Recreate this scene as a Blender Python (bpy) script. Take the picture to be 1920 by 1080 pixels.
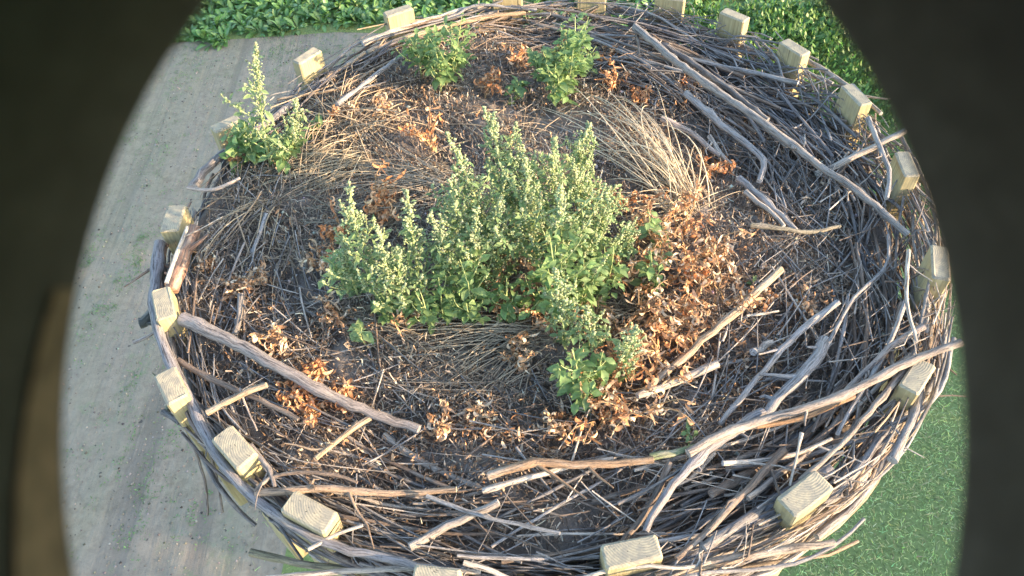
import bpy, math, random
import numpy as np
from mathutils import Vector, Matrix
random.seed(7); rng = np.random.default_rng(7)
S = bpy.context.scene
for o in list(bpy.data.objects): bpy.data.objects.remove(o)
COL = S.collection
R = math.radians

# ------------------------------------------------------------------ camera
F = 1280.0; PITCH = R(52.5); ROLL = R(-4.0)          # focal length in photo pixels (1920 wide)
CAM = Vector((-0.098, -1.351, 1.295))
fwd = Vector((0, math.cos(PITCH), -math.sin(PITCH)))
up0 = Vector((0, math.sin(PITCH), math.cos(PITCH))); rt0 = Vector((1, 0, 0))
RT = rt0*math.cos(ROLL) + up0*math.sin(ROLL)
UP = -rt0*math.sin(ROLL) + up0*math.cos(ROLL)
cd = bpy.data.cameras.new('camera'); cam = bpy.data.objects.new('camera', cd); COL.objects.link(cam)
m = Matrix((RT, UP, -fwd)).transposed().to_4x4(); m.translation = CAM; cam.matrix_world = m
cd.sensor_width = 36; cd.lens = F/1920*36; cd.clip_start = 0.004; cd.clip_end = 2000
cd.dof.use_dof = True; cd.dof.focus_distance = 1.9; cd.dof.aperture_fstop = 15
S.camera = cam
S.render.resolution_x = 1920; S.render.resolution_y = 1080

# ------------------------------------------------------------------ light
SUN_EL = R(13); SUN_AZ_DIR = Vector((math.sin(R(70)), -math.cos(R(70)), 0))
sdir = (SUN_AZ_DIR*math.cos(SUN_EL) + Vector((0, 0, math.sin(SUN_EL)))).normalized()
W = bpy.data.worlds.new('World'); S.world = W; W.use_nodes = True
wn = W.node_tree.nodes; wl = W.node_tree.links
sky = wn.new('ShaderNodeTexSky'); sky.sky_type = 'NISHITA'; sky.sun_disc = False
sky.sun_elevation = SUN_EL; sky.sun_rotation = math.atan2(sdir.x, sdir.y)
sky.air_density = 1.0; sky.dust_density = 1.5; sky.ozone_density = 1.0
bg = wn['Background']; bg.inputs[1].default_value = 0.15
wl.new(sky.outputs[0], bg.inputs[0])
ld = bpy.data.lights.new('sun', 'SUN'); ld.energy = 3.2; ld.angle = R(0.6); ld.color = (1.0, 0.72, 0.46)
sun = bpy.data.objects.new('sun', ld); COL.objects.link(sun)
sun.rotation_euler = sdir.to_track_quat('Z', 'Y').to_euler(); sun.location = (6, -4, 5)
S.view_settings.view_transform = 'Standard'; S.view_settings.look = 'None'; S.view_settings.gamma = 1
S.view_settings.exposure = 2.38

# ------------------------------------------------------------------ tools
def ray(u, v):
    return (fwd + RT*((u-960)/F) - UP*((v-540)/F)).normalized()
def at(u, v, z):
    d = ray(u, v); t = (z-CAM.z)/d.z
    return CAM + d*t
GZ = -6.4                                              # ground level
def floor_z(x, y):
    r2 = x*x+y*y
    return (-0.122 - .032*x - .012*y + 0.035*max(0, 1-r2) + 0.014*math.sin(x*7.3+1.1)*math.sin(y*6.1+.4)
            + 0.008*math.sin(x*17+y*11))
def onfloor(u, v, dz=0.0):
    z = -0.15
    for _ in range(5):
        p = at(u, v, z); z = floor_z(p.x, p.y)+dz
    return at(u, v, z)
def tip3d(base, u, v):                                 # point on the pixel's ray nearest the vertical over base
    d = ray(u, v); w = Vector((base.x-CAM.x, base.y-CAM.y, 0)); dh = Vector((d.x, d.y, 0))
    t = w.dot(dh)/dh.dot(dh); return CAM + d*t

def unit(a): return a/np.maximum(np.linalg.norm(a, axis=-1, keepdims=True), 1e-9)

class MB:
    def __init__(s): s.v = []; s.f4 = []; s.f3 = []; s.c = []; s.st = []; s.n = 0
    def add(s, v, c, st, f4=None, f3=None):
        v = np.asarray(v, float).reshape(-1, 3); k = len(v)
        s.v.append(v); s.c.append(np.broadcast_to(np.asarray(c, float), (k, 3)).copy())
        s.st.append(np.asarray(st, float).reshape(-1, 3))
        if f4 is not None and len(f4): s.f4.append(np.asarray(f4, int).reshape(-1, 4)+s.n)
        if f3 is not None and len(f3): s.f3.append(np.asarray(f3, int).reshape(-1, 3)+s.n)
        s.n += k
    def tube(s, pts, rad, sides=7, col=(.3, .3, .3), end=None, rough=.1):
        P = np.asarray(pts, float); n = len(P); T = unit(np.gradient(P, axis=0))
        a = np.array([0, 0, 1.]) if abs(T[0][2]) < .9 else np.array([1., 0, 0])
        N = np.zeros_like(P); N[0] = unit(np.cross(T[0], a))
        for i in range(1, n): N[i] = unit(N[i-1]-T[i]*np.dot(N[i-1], T[i]))
        B = np.cross(T, N); th = np.arange(sides)*2*math.pi/sides
        rr = np.asarray(rad, float)[:, None]*(1+rough*rng.standard_normal((n, sides))*.6)
        ring = P[:, None]+rr[..., None]*(np.cos(th)[None, :, None]*N[:, None]+np.sin(th)[None, :, None]*B[:, None])
        L = np.r_[0, np.cumsum(np.linalg.norm(np.diff(P, axis=0), axis=1))]+rng.random()*50
        st = np.stack([np.broadcast_to(np.cos(th), (n, sides))*rad[0], np.broadcast_to(np.sin(th), (n, sides))*rad[0],
                       np.broadcast_to(L[:, None], (n, sides))], -1)
        i = np.arange(n-1)[:, None]*sides; j = np.arange(sides)[None]; j2 = (j+1) % sides
        f = np.stack([i+j, i+j2, i+sides+j2, i+sides+j], -1).reshape(-1, 4)
        s.add(ring.reshape(-1, 3), col, st.reshape(-1, 3), f4=f)
        ec = col if end is None else end
        for k, fl in ((0, 1), (n-1, 0)):               # caps
            v = np.vstack([ring[k], P[k]+T[k]*(rad[k]*.25*(1 if k else -1))])
            q = [[a_, (a_+1) % sides, sides][::-1 if fl else 1] for a_ in range(sides)]
            s.add(v, ec, np.vstack([st[k], st[k][:1]]), f3=q)
    def blades(s, pos, d, u, L, Wd, bend, n=4, prof='leaf', fold=.25, twist=0., col=(.2, .3, .1), tipc=None, mid=True, midc=None):
        pos = np.asarray(pos, float).reshape(-1, 3); N = len(pos)
        if not N: return
        d = unit(np.broadcast_to(np.asarray(d, float), (N, 3))); u = np.broadcast_to(np.asarray(u, float), (N, 3))
        u = unit(u-d*(u*d).sum(1, keepdims=True)+1e-6); sd = np.cross(d, u)
        L = np.broadcast_to(L, (N,))[:, None]; Wd = np.broadcast_to(Wd, (N,))[:, None]; bend = np.broadcast_to(bend, (N,))[:, None]
        tw = np.broadcast_to(twist, (N,))[:, None]; col = np.broadcast_to(np.asarray(col, float), (N, 3))
        tipc = col if tipc is None else np.broadcast_to(np.asarray(tipc, float), (N, 3))
        p = pos.copy(); V = []; C = []; ST = []; off = rng.random((N, 1))*40
        for k in range(n+1):
            t = k/n; a = bend*t
            dk = np.cos(a)*d+np.sin(a)*u; nk = -np.sin(a)*d+np.cos(a)*u
            if k: p = p+dk*L/n
            if prof == 'leaf': w = (.12+math.sin(math.pi*min(1, t**.8*1.0))**.8*.9) if t < 1 else .04
            elif prof == 'rhomb': w = [.12, .55, 1, .62, .04][round(t*4)] if n == 4 else (.1 if t == 0 else max(.04, 1-abs(t-.4)/.6))
            elif prof == 'paddle': w = [.12, .14, .7, 1.0, .85, .3][min(5, round(t*5))]
            elif prof == 'blade': w = 1-.85*t
            else: w = .8+.2*math.sin(9*t)
            ww = Wd*.5*w; sk = sd*np.cos(tw*t)+nk*np.sin(tw*t); up = np.cross(sk, dk)*-1
            c = col*(1-t)+tipc*t
            e = ww*fold*up
            row = [p-sk*ww+e, p+sk*ww+e] if not mid else [p-sk*ww+e, p, p+sk*ww+e]
            V.append(np.stack(row, 1)); m_ = len(row)
            cc = [c]*m_
            if mid and midc is not None: cc[1] = np.broadcast_to(np.asarray(midc, float), (N, 3))
            C.append(np.stack(cc, 1))
            ST.append(np.stack([np.concatenate([(q-(m_-1)/2)*ww, off, off+t*L], 1) for q in range(m_)], 1))
        V = np.stack(V, 1); C = np.stack(C, 1); ST = np.stack(ST, 1); K = (n+1)*m_
        base = np.arange(N)[:, None, None]*K
        q = np.array([[i*m_+j, i*m_+j+1, (i+1)*m_+j+1, (i+1)*m_+j] for i in range(n) for j in range(m_-1)])[None]
        s.add(V.reshape(-1, 3), C.reshape(-1, 3), ST.reshape(-1, 3), f4=(base+q).reshape(-1, 4))
    def blobs(s, pos, r, col):
        pos = np.asarray(pos, float).reshape(-1, 3); N = len(pos)
        if not N: return
        o = np.array([[1, 0, 0], [-1, 0, 0], [0, 1, 0], [0, -1, 0], [0, 0, 1], [0, 0, -1]], float)
        r = np.broadcast_to(r, (N,))[:, None, None]
        v = pos[:, None]+o[None]*r*(.65+.7*rng.random((N, 6, 1)))
        f = np.array([[0, 2, 4], [2, 1, 4], [1, 3, 4], [3, 0, 4], [2, 0, 5], [1, 2, 5], [3, 1, 5], [0, 3, 5]])[None]+np.arange(N)[:, None, None]*6
        c = np.repeat(np.broadcast_to(np.asarray(col, float), (N, 3)), 6, 0)
        s.add(v.reshape(-1, 3), c, v.reshape(-1, 3), f3=f.reshape(-1, 3))
    def build(s, name, mat, parent=None, origin=None, smooth=True):
        v = np.vstack(s.v); c = np.vstack(s.c); st = np.vstack(s.st)
        if origin is not None: v = v-np.array(origin)[None]
        me = bpy.data.meshes.new(name); me.vertices.add(len(v)); me.vertices.foreach_set('co', v.ravel())
        f4 = np.vstack(s.f4) if s.f4 else np.zeros((0, 4), int); f3 = np.vstack(s.f3) if s.f3 else np.zeros((0, 3), int)
        nl = f4.size+f3.size; me.loops.add(nl); me.loops.foreach_set('vertex_index', np.r_[f4.ravel(), f3.ravel()])
        me.polygons.add(len(f4)+len(f3))
        tot = np.r_[np.full(len(f4), 4), np.full(len(f3), 3)]
        me.polygons.foreach_set('loop_start', np.r_[0, np.cumsum(tot)[:-1]]); 
        me.update(calc_edges=True); me.validate()
        if smooth: me.polygons.foreach_set('use_smooth', np.ones(len(tot), bool))
        a = me.attributes.new('Col', 'FLOAT_COLOR', 'POINT'); a.data.foreach_set('color', np.c_[c, np.ones(len(c))].ravel())
        a = me.attributes.new('st', 'FLOAT_VECTOR', 'POINT'); a.data.foreach_set('vector', st.ravel())
        me.materials.append(mat)
        o = bpy.data.objects.new(name, me); COL.objects.link(o)
        if parent is not None: o.parent = parent
        elif origin is not None: o.location = origin
        return o

def tag(o, label=None, cat=None, group=None, kind=None):
    if label: o['label'] = label
    if cat: o['category'] = cat
    if group: o['group'] = group
    if kind: o['kind'] = kind
    return o
def empty(name, loc):
    o = bpy.data.objects.new(name, None); o.empty_display_size = .05; o.location = loc; COL.objects.link(o); return o

# ------------------------------------------------------------------ materials
def mat(name, fn):
    m = bpy.data.materials.new(name); m.use_nodes = True; nt = m.node_tree
    b = nt.nodes['Principled BSDF']; fn(nt, nt.nodes.new, nt.links.new, b); return m
def val(nt, op, a, b_=None):
    n = nt.nodes.new('ShaderNodeMath'); n.operation = op
    for i, x in enumerate((a, b_)):
        if x is None: continue
        if isinstance(x, (int, float)): n.inputs[i].default_value = x
        else: nt.links.new(x, n.inputs[i])
    return n.outputs[0]
def noise(nt, vec, scale, detail=4, rough=.6):
    n = nt.nodes.new('ShaderNodeTexNoise'); n.inputs['Scale'].default_value = scale
    n.inputs['Detail'].default_value = detail; n.inputs['Roughness'].default_value = rough
    if vec is not None: nt.links.new(vec, n.inputs['Vector'])
    return n.outputs['Fac']
def ramp(nt, fac, stops):
    n = nt.nodes.new('ShaderNodeValToRGB'); e = n.color_ramp.elements
    while len(e) < len(stops): e.new(.5)
    for q, (p, c) in zip(e, stops):
        q.position = p; q.color = (*(c if isinstance(c, tuple) else (c, c, c)), 1)
    nt.links.new(fac, n.inputs[0]); return n.outputs[0]
def mix(nt, fac, a, b_, mode='MIX'):
    n = nt.nodes.new('ShaderNodeMix'); n.data_type = 'RGBA'; n.blend_type = mode
    for i, x in ((0, fac), (6, a), (7, b_)):
        if isinstance(x, (int, float)): n.inputs[i].default_value = x
        elif isinstance(x, tuple): n.inputs[i].default_value = (*x, 1)
        else: nt.links.new(x, n.inputs[i])
    return n.outputs[2]
def attr(nt, name, vec=False):
    n = nt.nodes.new('ShaderNodeAttribute'); n.attribute_name = name; return n.outputs['Vector' if vec else 'Color']
def mapping(nt, vec, sc):
    n = nt.nodes.new('ShaderNodeMapping'); n.inputs['Scale'].default_value = sc; nt.links.new(vec, n.inputs['Vector']); return n.outputs[0]
def bump(nt, h, b, strength=.5, dist=.005):
    n = nt.nodes.new('ShaderNodeBump'); n.inputs['Strength'].default_value = strength; n.inputs['Distance'].default_value = dist
    nt.links.new(h, n.inputs['Height']); nt.links.new(n.outputs[0], b.inputs['Normal'])
def objco(nt):
    return nt.nodes.new('ShaderNodeTexCoord').outputs['Object']

def f_bark(nt, N, Lk, b):
    st = attr(nt, 'st', True); c = attr(nt, 'Col')
    streak = noise(nt, mapping(nt, st, (260, 260, 22)), 1, 5, .65)
    patch = noise(nt, mapping(nt, st, (60, 60, 14)), 1, 3)
    fine = noise(nt, mapping(nt, st, (500, 500, 150)), 1, 3)
    c1 = mix(nt, ramp(nt, streak, [(.32, 1.), (.55, 0.)]), c, (.035, .030, .028), 'MIX')
    c2 = mix(nt, ramp(nt, patch, [(.52, 0.), (.68, .6)]), c1, (.42, .37, .31))
    c3 = mix(nt, ramp(nt, fine, [(.30, .8), (.42, 0.)]), c2, (.05, .047, .043))
    Lk(c3, b.inputs['Base Color']); b.inputs['Roughness'].default_value = .75
    bump(nt, val(nt, 'ADD', streak, fine), b, .9, .003)
M_bark = mat('stick_bark', f_bark)
def f_plain(rough, nscale, amt, trans=0.):
    def f(nt, N, Lk, b):
        st = attr(nt, 'st', True); c = attr(nt, 'Col')
        n = noise(nt, st, nscale, 3)
        c1 = mix(nt, 1., c, ramp(nt, n, [(.25, 1-amt), (.75, 1+amt)]), 'MULTIPLY')
        Lk(c1, b.inputs['Base Color']); b.inputs['Roughness'].default_value = rough
        if trans:
            t = N('ShaderNodeBsdfTranslucent'); Lk(c1, t.inputs[0]); mx = N('ShaderNodeMixShader'); mx.inputs[0].default_value = trans
            Lk(b.outputs[0], mx.inputs[1]); Lk(t.outputs[0], mx.inputs[2]); Lk(mx.outputs[0], nt.nodes['Material Output'].inputs[0])
    return f
M_leaf = mat('goosefoot_leaf', f_plain(.65, 90, .25, .4))
M_dry = mat('withered_leaf', f_plain(.7, 120, .45, .22))
M_straw = mat('straw', f_plain(.55, 60, .35, .12))
M_stem = mat('green_stem', f_plain(.5, 60, .3))
M_beet = mat('beet_leaf', f_plain(.38, 12, .25, .25))
M_grass = mat('grass_blade', f_plain(.5, 9, .3, .25))
M_stone = mat('small_clod', f_plain(.9, 30, .3))
def f_soil(nt, N, Lk, b):
    co = objco(nt); n1 = noise(nt, co, 9, 8, .7); n2 = noise(nt, co, 60, 6, .7); n3 = noise(nt, co, 2.6, 3)
    c = ramp(nt, n1, [(.3, (.10, .083, .07)), (.55, (.21, .178, .15)), (.75, (.32, .28, .24))])
    c = mix(nt, ramp(nt, n2, [(.5, 0.), (.72, .7)]), c, (.20, .17, .145)); c = mix(nt, ramp(nt, n3, [(.4, 0.), (.7, .35)]), c, (.12, .10, .085))
    Lk(c, b.inputs['Base Color']); b.inputs['Roughness'].default_value = .95
    bump(nt, val(nt, 'ADD', val(nt, 'MULTIPLY', n2, .5), n1), b, 1, .02)
M_soil = mat('nest_soil', f_soil)
def f_post(top):
    def f(nt, N, Lk, b):
        co = objco(nt)
        oi = N('ShaderNodeObjectInfo'); add = N('ShaderNodeVectorMath'); add.operation = 'ADD'
        cmb = N('ShaderNodeCombineXYZ'); Lk(val(nt, 'MULTIPLY', oi.outputs['Random'], 3.), cmb.inputs[2]); Lk(co, add.inputs[0]); Lk(cmb.outputs[0], add.inputs[1])
        if top:
            o2 = N('ShaderNodeVectorMath'); o2.operation = 'ADD'; o2.inputs[1].default_value = (.03, .045, 0); Lk(co, o2.inputs[0])
            w = N('ShaderNodeTexWave'); w.wave_type = 'RINGS'; w.rings_direction = 'Z'; w.inputs['Scale'].default_value = 66
            w.inputs['Distortion'].default_value = 2.6; w.inputs['Detail'].default_value = 2; w.inputs['Detail Scale'].default_value = 3; Lk(o2.outputs[0], w.inputs['Vector'])
            n = noise(nt, add.outputs[0], 55, 5); cr = noise(nt, mapping(nt, add.outputs[0], (90, 260, 20)), 1, 3)
            c = mix(nt, w.outputs['Fac'], (.31, .275, .19), (.40, .355, .25)); c = mix(nt, ramp(nt, n, [(.42, .0), (.62, .75)]), c, (.21, .20, .165))
            c = mix(nt, ramp(nt, cr, [(.30, 1.), (.36, 0.)]), c, (.05, .045, .035))
            h = val(nt, 'ADD', w.outputs['Fac'], val(nt, 'MULTIPLY', cr, 2.))
            bump(nt, h, b, .3, .001)
        else:
            g = noise(nt, mapping(nt, add.outputs[0], (150, 150, 7)), 1, 4); n = noise(nt, add.outputs[0], 16, 5)
            c = ramp(nt, g, [(.3, (.25, .21, .11)), (.5, (.37, .315, .17)), (.7, (.43, .375, .22))])
            c = mix(nt, ramp(nt, n, [(.48, 0.), (.7, .55)]), c, (.17, .165, .13))
            cr = noise(nt, mapping(nt, add.outputs[0], (320, 320, 9)), 1, 2)
            c = mix(nt, ramp(nt, cr, [(.28, .9), (.34, 0.)]), c, (.06, .05, .035))
            bump(nt, val(nt, 'ADD', g, cr), b, .5, .0015)
        Lk(c, b.inputs['Base Color']); b.inputs['Roughness'].default_value = .8
    return f
M_post = mat('stake_wood', f_post(False)); M_end = mat('stake_end_grain', f_post(True))
def f_ground(nt, N, Lk, b):
    co = objco(nt)
    a = noise(nt, co, .7, 4); f = noise(nt, co, 9, 8, .7); g = noise(nt, co, 45, 5, .7)
    tr = noise(nt, mapping(nt, co, (3.2, .10, 1)), 1, 5, .65); big = noise(nt, mapping(nt, co, (1.1, .05, 1)), 1, 2)
    c = ramp(nt, f, [(.3, (.20, .16, .115)), (.55, (.315, .26, .19)), (.8, (.39, .335, .25))])
    c = mix(nt, ramp(nt, tr, [(.40, .75), (.5, 0.)]), c, (.165, .14, .11)); c = mix(nt, ramp(nt, big, [(.42, .35), (.6, 0.)]), c, (.20, .22, .14))
    c = mix(nt, ramp(nt, a, [(.35, .5), (.6, 0.)]), c, (.30, .255, .205))
    moss = val(nt, 'MULTIPLY', ramp(nt, noise(nt, co, 5, 6, .75), [(.54, 0.), (.68, 1.)]), ramp(nt, noise(nt, mapping(nt, co, (1.3, .35, 1)), 1, 3), [(.45, 0.), (.62, 1.)]))
    c = mix(nt, val(nt, 'MULTIPLY', moss, .65), c, (.17, .24, .11))
    sp = noise(nt, co, 14, 2, .4); c = mix(nt, ramp(nt, sp, [(.235, .8), (.27, 0.)]), c, (.06, .055, .05))
    Lk(c, b.inputs['Base Color']); b.inputs['Roughness'].default_value = .97
    h = val(nt, 'ADD', val(nt, 'MULTIPLY', tr, 2.5), val(nt, 'ADD', f, val(nt, 'MULTIPLY', g, .4))); bump(nt, h, b, .8, .03)
M_ground = mat('sandy_soil', f_ground)
def f_turf(nt, N, Lk, b):
    co = objco(nt); a = noise(nt, co, 1.2, 5); f = noise(nt, co, 25, 6, .7)
    c = ramp(nt, f, [(.3, (.09, .125, .035)), (.55, (.19, .25, .08)), (.8, (.28, .31, .15))])
    c = mix(nt, ramp(nt, a, [(.55, 0.), (.75, .5)]), c, (.12, .15, .075))
    Lk(c, b.inputs['Base Color']); b.inputs['Roughness'].default_value = .9; bump(nt, f, b, .8, .03)
M_turf = mat('turf', f_turf)
def f_black(col, rough):
    def f(nt, N, Lk, b):
        co = objco(nt); n = noise(nt, co, 260, 4); c = mix(nt, ramp(nt, n, [(.35, 0.), (.7, 1.)]), tuple(x*.45 for x in col), col)
        Lk(c, b.inputs['Base Color']); b.inputs['Roughness'].default_value = rough
    return f
M_hood = mat('housing_plastic', f_black((.046, .047, .044), .6)); M_sun_patch = mat('brown_sun_patch', f_black((.26, .185, .12), .55))  # the brown one puts warm light on the hood wall into its colour

# ------------------------------------------------------------------ setting: ground
def sheet(name, pts, z, mt, label=None):
    mb = MB(); n = len(pts); v = np.array([(x, y, z) for x, y in pts]); mb.add(v, (.3, .3, .3), v)
    o = mb_poly(name, v, mt); o['kind'] = 'structure'; return o
def mb_poly(name, v, mt):
    me = bpy.data.meshes.new(name); me.from_pydata([tuple(p) for p in v], [], [tuple(range(len(v)))]); me.materials.append(mt)
    o = bpy.data.objects.new(name, me); COL.objects.link(o); return o
sheet('ground', [(-600, -600), (600, -600), (600, 900), (-600, 900)], GZ, M_ground)
def gpx(u, v): p = at(u, v, GZ); return p
# lawn: its edge with the bare soil runs beneath the nest
edge = [(-3.0, -12), (-2.95, -1), (-2.8, 1.2), (-2.2, 3.2), (-1.6, 6), (-.6, 8.0), (-.3, 9.4), (-.6, 10.6), (-2.1, 11.2), (-3.3, 11.4), (-5.2, 11.4), (-9, 11.5), (-30, 11.6)]
sheet('lawn', [(60, -12)]+[(60, 120), (-60, 120)]+[(-60, 11.6)]+edge[::-1], GZ+.004, M_turf)

def inlawn(x, y):
    return x > -2.6+.25*math.sin(y*2) and (x > -2.9+.45*y)
def scatter(n, x0, x1, y0, y1, ok=None):
    P = np.c_[rng.uniform(x0, x1, n), rng.uniform(y0, y1, n), np.full(n, GZ)]
    if ok is not None: P = P[[bool(ok(p[0], p[1])) for p in P]]
    return P
def rdir(n, tilt):                                     # directions tilted from vertical by about tilt
    a = rng.uniform(0, 2*math.pi, n); t = np.broadcast_to(tilt, (n,))
    return np.c_[np.sin(t)*np.cos(a), np.sin(t)*np.sin(a), np.cos(t)]
def jit(col, n, amt=.2):
    k = 1+amt*rng.standard_normal((n, 1)); h = 1+amt*.35*rng.standard_normal((n, 3)); return np.clip(np.array(col)[None]*k*h, .005, .9)
# mown grass
mb = MB(); P = scatter(210000, -3.2, 9.5, -1.5, 8.2, lambda x, y: inlawn(x, y) or rng.random() < .02)
cl = .5+.5*np.sin(P[:, 0]*2.3+np.sin(P[:, 1]*1.7)*1.5)*np.sin(P[:, 1]*2.9)
keep = rng.random(len(P)) < .55+.45*cl; P = P[keep]; cl = cl[keep]; n = len(P)
gc = jit((.34, .40, .16), n, .38)+cl[:, None]*np.array([.05, .04, .015])[None]
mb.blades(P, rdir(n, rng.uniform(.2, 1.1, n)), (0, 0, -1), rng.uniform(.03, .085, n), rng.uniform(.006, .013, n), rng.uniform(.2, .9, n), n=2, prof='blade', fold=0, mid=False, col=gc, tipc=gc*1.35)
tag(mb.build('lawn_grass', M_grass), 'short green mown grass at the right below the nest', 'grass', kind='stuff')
# rough taller grass and weeds between lawn and beet field
mb = MB(); P = scatter(30000, 1.8, 10.5, 5.4, 11.0); n = len(P)
hh = np.clip((P[:, 1]-5.2)/3, .25, 1)*(.6+.4*np.sin(P[:, 0]*3+1)*np.sin(P[:, 1]*2.3))
gc = jit((.085, .17, .04), n, .3)
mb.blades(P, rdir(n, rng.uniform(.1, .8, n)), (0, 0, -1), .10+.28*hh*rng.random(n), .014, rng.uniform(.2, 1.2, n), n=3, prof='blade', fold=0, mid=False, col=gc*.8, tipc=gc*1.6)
P = scatter(9000, 3.2, 10, 7.2, 11.0); n = len(P); P[:, 2] += rng.uniform(.05, .35, n)
gc = jit((.11, .21, .045), n, .25)
mb.blades(P, rdir(n, rng.uniform(.5, 1.5, n)), (0, 0, 1), rng.uniform(.06, .13, n), rng.uniform(.03, .06, n), .5, n=3, prof='leaf', col=gc)
P = scatter(900, -4.5, -1.0, 10.6, 12.2); n = len(P)
tag(mb.build('rough_grass', M_grass), 'taller light green grass and weeds at the edge of the beet field', 'grass', kind='stuff')
# beet field
mb = MB(); PX = []
for y in np.arange(11.3, 19.5, .34):
    for x in np.arange(-13, 13, .24):
        xx = x+rng.normal(0, .05); yy = y+rng.normal(0, .06)
        if yy < 11.45+.2*math.sin(xx*1.3)-(.7 if xx > 1 else 0)*0 or rng.random() < .04: continue
        PX.append((xx, yy))
for y in np.arange(9.9, 11.3, .40):
    for x in np.arange(.5, 9.5, .24): PX.append((x+rng.normal(0, .05), y+rng.normal(0, .06)))
PX = np.array(PX); k = 17; n = len(PX)*k
pos = np.repeat(np.c_[PX, np.full(len(PX), GZ)], k, 0); az = rng.uniform(0, 2*math.pi, n); tl = np.tile(np.linspace(.12, 1.25, k), len(PX))+rng.normal(0, .1, n)
d = np.c_[np.sin(tl)*np.cos(az), np.sin(tl)*np.sin(az), np.cos(tl)]; out = np.c_[np.cos(az), np.sin(az), -.2+0*az]
pos[:, :2] += .03*out[:, :2]; gc = jit((.095, .22, .05), n, .28)
mb.blades(pos, d, out, rng.uniform(.18, .34, n), rng.uniform(.07, .12, n), rng.uniform(.5, 1.3, n), n=5, prof='paddle', fold=.35, col=gc, tipc=gc*1.15, midc=(.20, .32, .12), twist=rng.normal(0, .4, n))
tag(mb.build('beet_leaves', M_beet), 'dense field of dark green beet leaves beyond the bare soil', 'crop', kind='stuff')
# seedlings in rows on the bare soil
mb = MB(); C = []
for (u, v, s, k) in [(350, 118, .5, 70), (520, 110, .7, 60), (270, 445, .12, 16), (262, 490, .1, 14), (290, 870, .3, 18), (265, 955, .3, 20), (250, 720, .2, 12), (230, 250, .5, 40), (210, 560, .3, 22),
                     (250, 500, .3, 22), (180, 590, .3, 16), (320, 610, .2, 12), (330, 800, .25, 12), (370, 970, .3, 14), (300, 300, .5, 30), (170, 480, .25, 25), (640, 130, .7, 50), (660, 90, .8, 110), (600, 75, .7, 90), (540, 75, .6, 60), (240, 840, .25, 14)]:
    g = gpx(u, v)
    for _ in range(k): C.append((g.x+rng.normal(0, s*.28), g.y+rng.normal(0, s)))
for _ in range(700): C.append((rng.uniform(-9, -2.9), rng.uniform(-2, 11.)))
C = np.array(C); k = 7; n = len(C)*k; pos = np.repeat(np.c_[C, np.full(len(C), GZ)], k, 0)+np.c_[rng.normal(0, .035, (n, 2)), np.zeros(n)]
mb.blades(pos, rdir(n, rng.uniform(.3, 1.3, n)), (0, 0, -1), rng.uniform(.015, .05, n), rng.uniform(.006, .014, n), .5, n=2, prof='leaf', fold=0, mid=False, col=jit((.15, .25, .09), n, .25))
tag(mb.build('weed_seedlings', M_grass), 'small green seedlings scattered over the bare sandy soil', 'seedlings', kind='stuff')
mb = MB(); P = scatter(320, -9, -2.9, -1, 11.); mb.blobs(P, rng.uniform(.008, .022, len(P)), jit((.07, .06, .05), len(P), .3))
P = scatter(9000, -9, -2.9, -1.5, 11.); P = P[(np.sin(P[:, 0]*9+.6*np.sin(P[:, 1]))+rng.normal(0, .8, len(P))) > 0]; mb.blobs(P, rng.uniform(.005, .02, len(P)), jit((.27, .235, .19), len(P), .22))
tag(mb.build('soil_clods', M_stone), 'small dark and pale clods dotted over the bare sandy soil', 'clods', kind='stuff')

# unseen trees added well to the right to shade the ground below the nest
for i, (q, hgt, lab) in enumerate([(-13.8, 11.2, 'rearmost, beside the farthest back one'), (-9.5, 11.0, 'farthest back but one'), (-5.2, 11.4, 'second from the back'), (-1., 11.2, 'middle'), (3.2, 11.5, 'second from the front'), (6.9, 11.1, 'frontmost')]):
    sx, sy = SUN_AZ_DIR.x, SUN_AZ_DIR.y; X, Y = 26*sx-sy*q*1.0, 26*sy+sx*q
    root = empty('tree', (X, Y, GZ)); tag(root, 'unseen broadleaf tree added for shade right of the lawn, '+lab, 'tree', 'shade trees added right of the lawn')
    mb = MB(); mb.tube([(X, Y, GZ), (X+.1, Y, GZ+3), (X, Y+.1, GZ+7)], [.28, .2, .1], 10, (.12, .10, .08)); mb.build('trunk', M_bark, root, origin=(X, Y, GZ))
    n = 5200; d = unit(rng.standard_normal((n, 3))); rr = (.55+.45*rng.random((n, 1))**.5); e = np.array([3.0, 3.0, (hgt-1)/2])
    P = np.array([X, Y, GZ+1+(hgt-1)/2])+np.sign(d)*np.abs(d)**.75*e*rr*(1+.08*np.sin(d[:, :1]*9+i)); P[:, 2] = np.minimum(P[:, 2], GZ+hgt)
    mb = MB(); mb.blades(P, rdir(n, rng.uniform(.6, 2.2, n)), (0, 0, 1), rng.uniform(.35, .7, n), rng.uniform(.25, .5, n), .5, n=3, prof='leaf', col=jit((.05, .1, .03), n, .25)); mb.build('crown', M_leaf, root, origin=(X, Y, GZ))

# ------------------------------------------------------------------ nest support
mb = MB(); mb.tube([(0, 0, GZ), (0, 0, -3), (0, 0, -.64)], [.13, .12, .11], 20, (.33, .31, .28), rough=.01)
mast = mb.build('nest_mast', M_bark, origin=(0, 0, GZ)); tag(mast, 'tall round wooden mast carrying the nest from below', 'mast')
mb = MB(); th = np.linspace(0, 2*math.pi, 49)[:-1]
mb.tube([(0, 0, -.64), (0, 0, -.635), (0, 0, -.575), (0, 0, -.57)], [.93, .95, .95, .93], 48, (.28, .25, .2), rough=0)
mb.build('platform', M_post, mast, origin=(0, 0, GZ))
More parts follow.
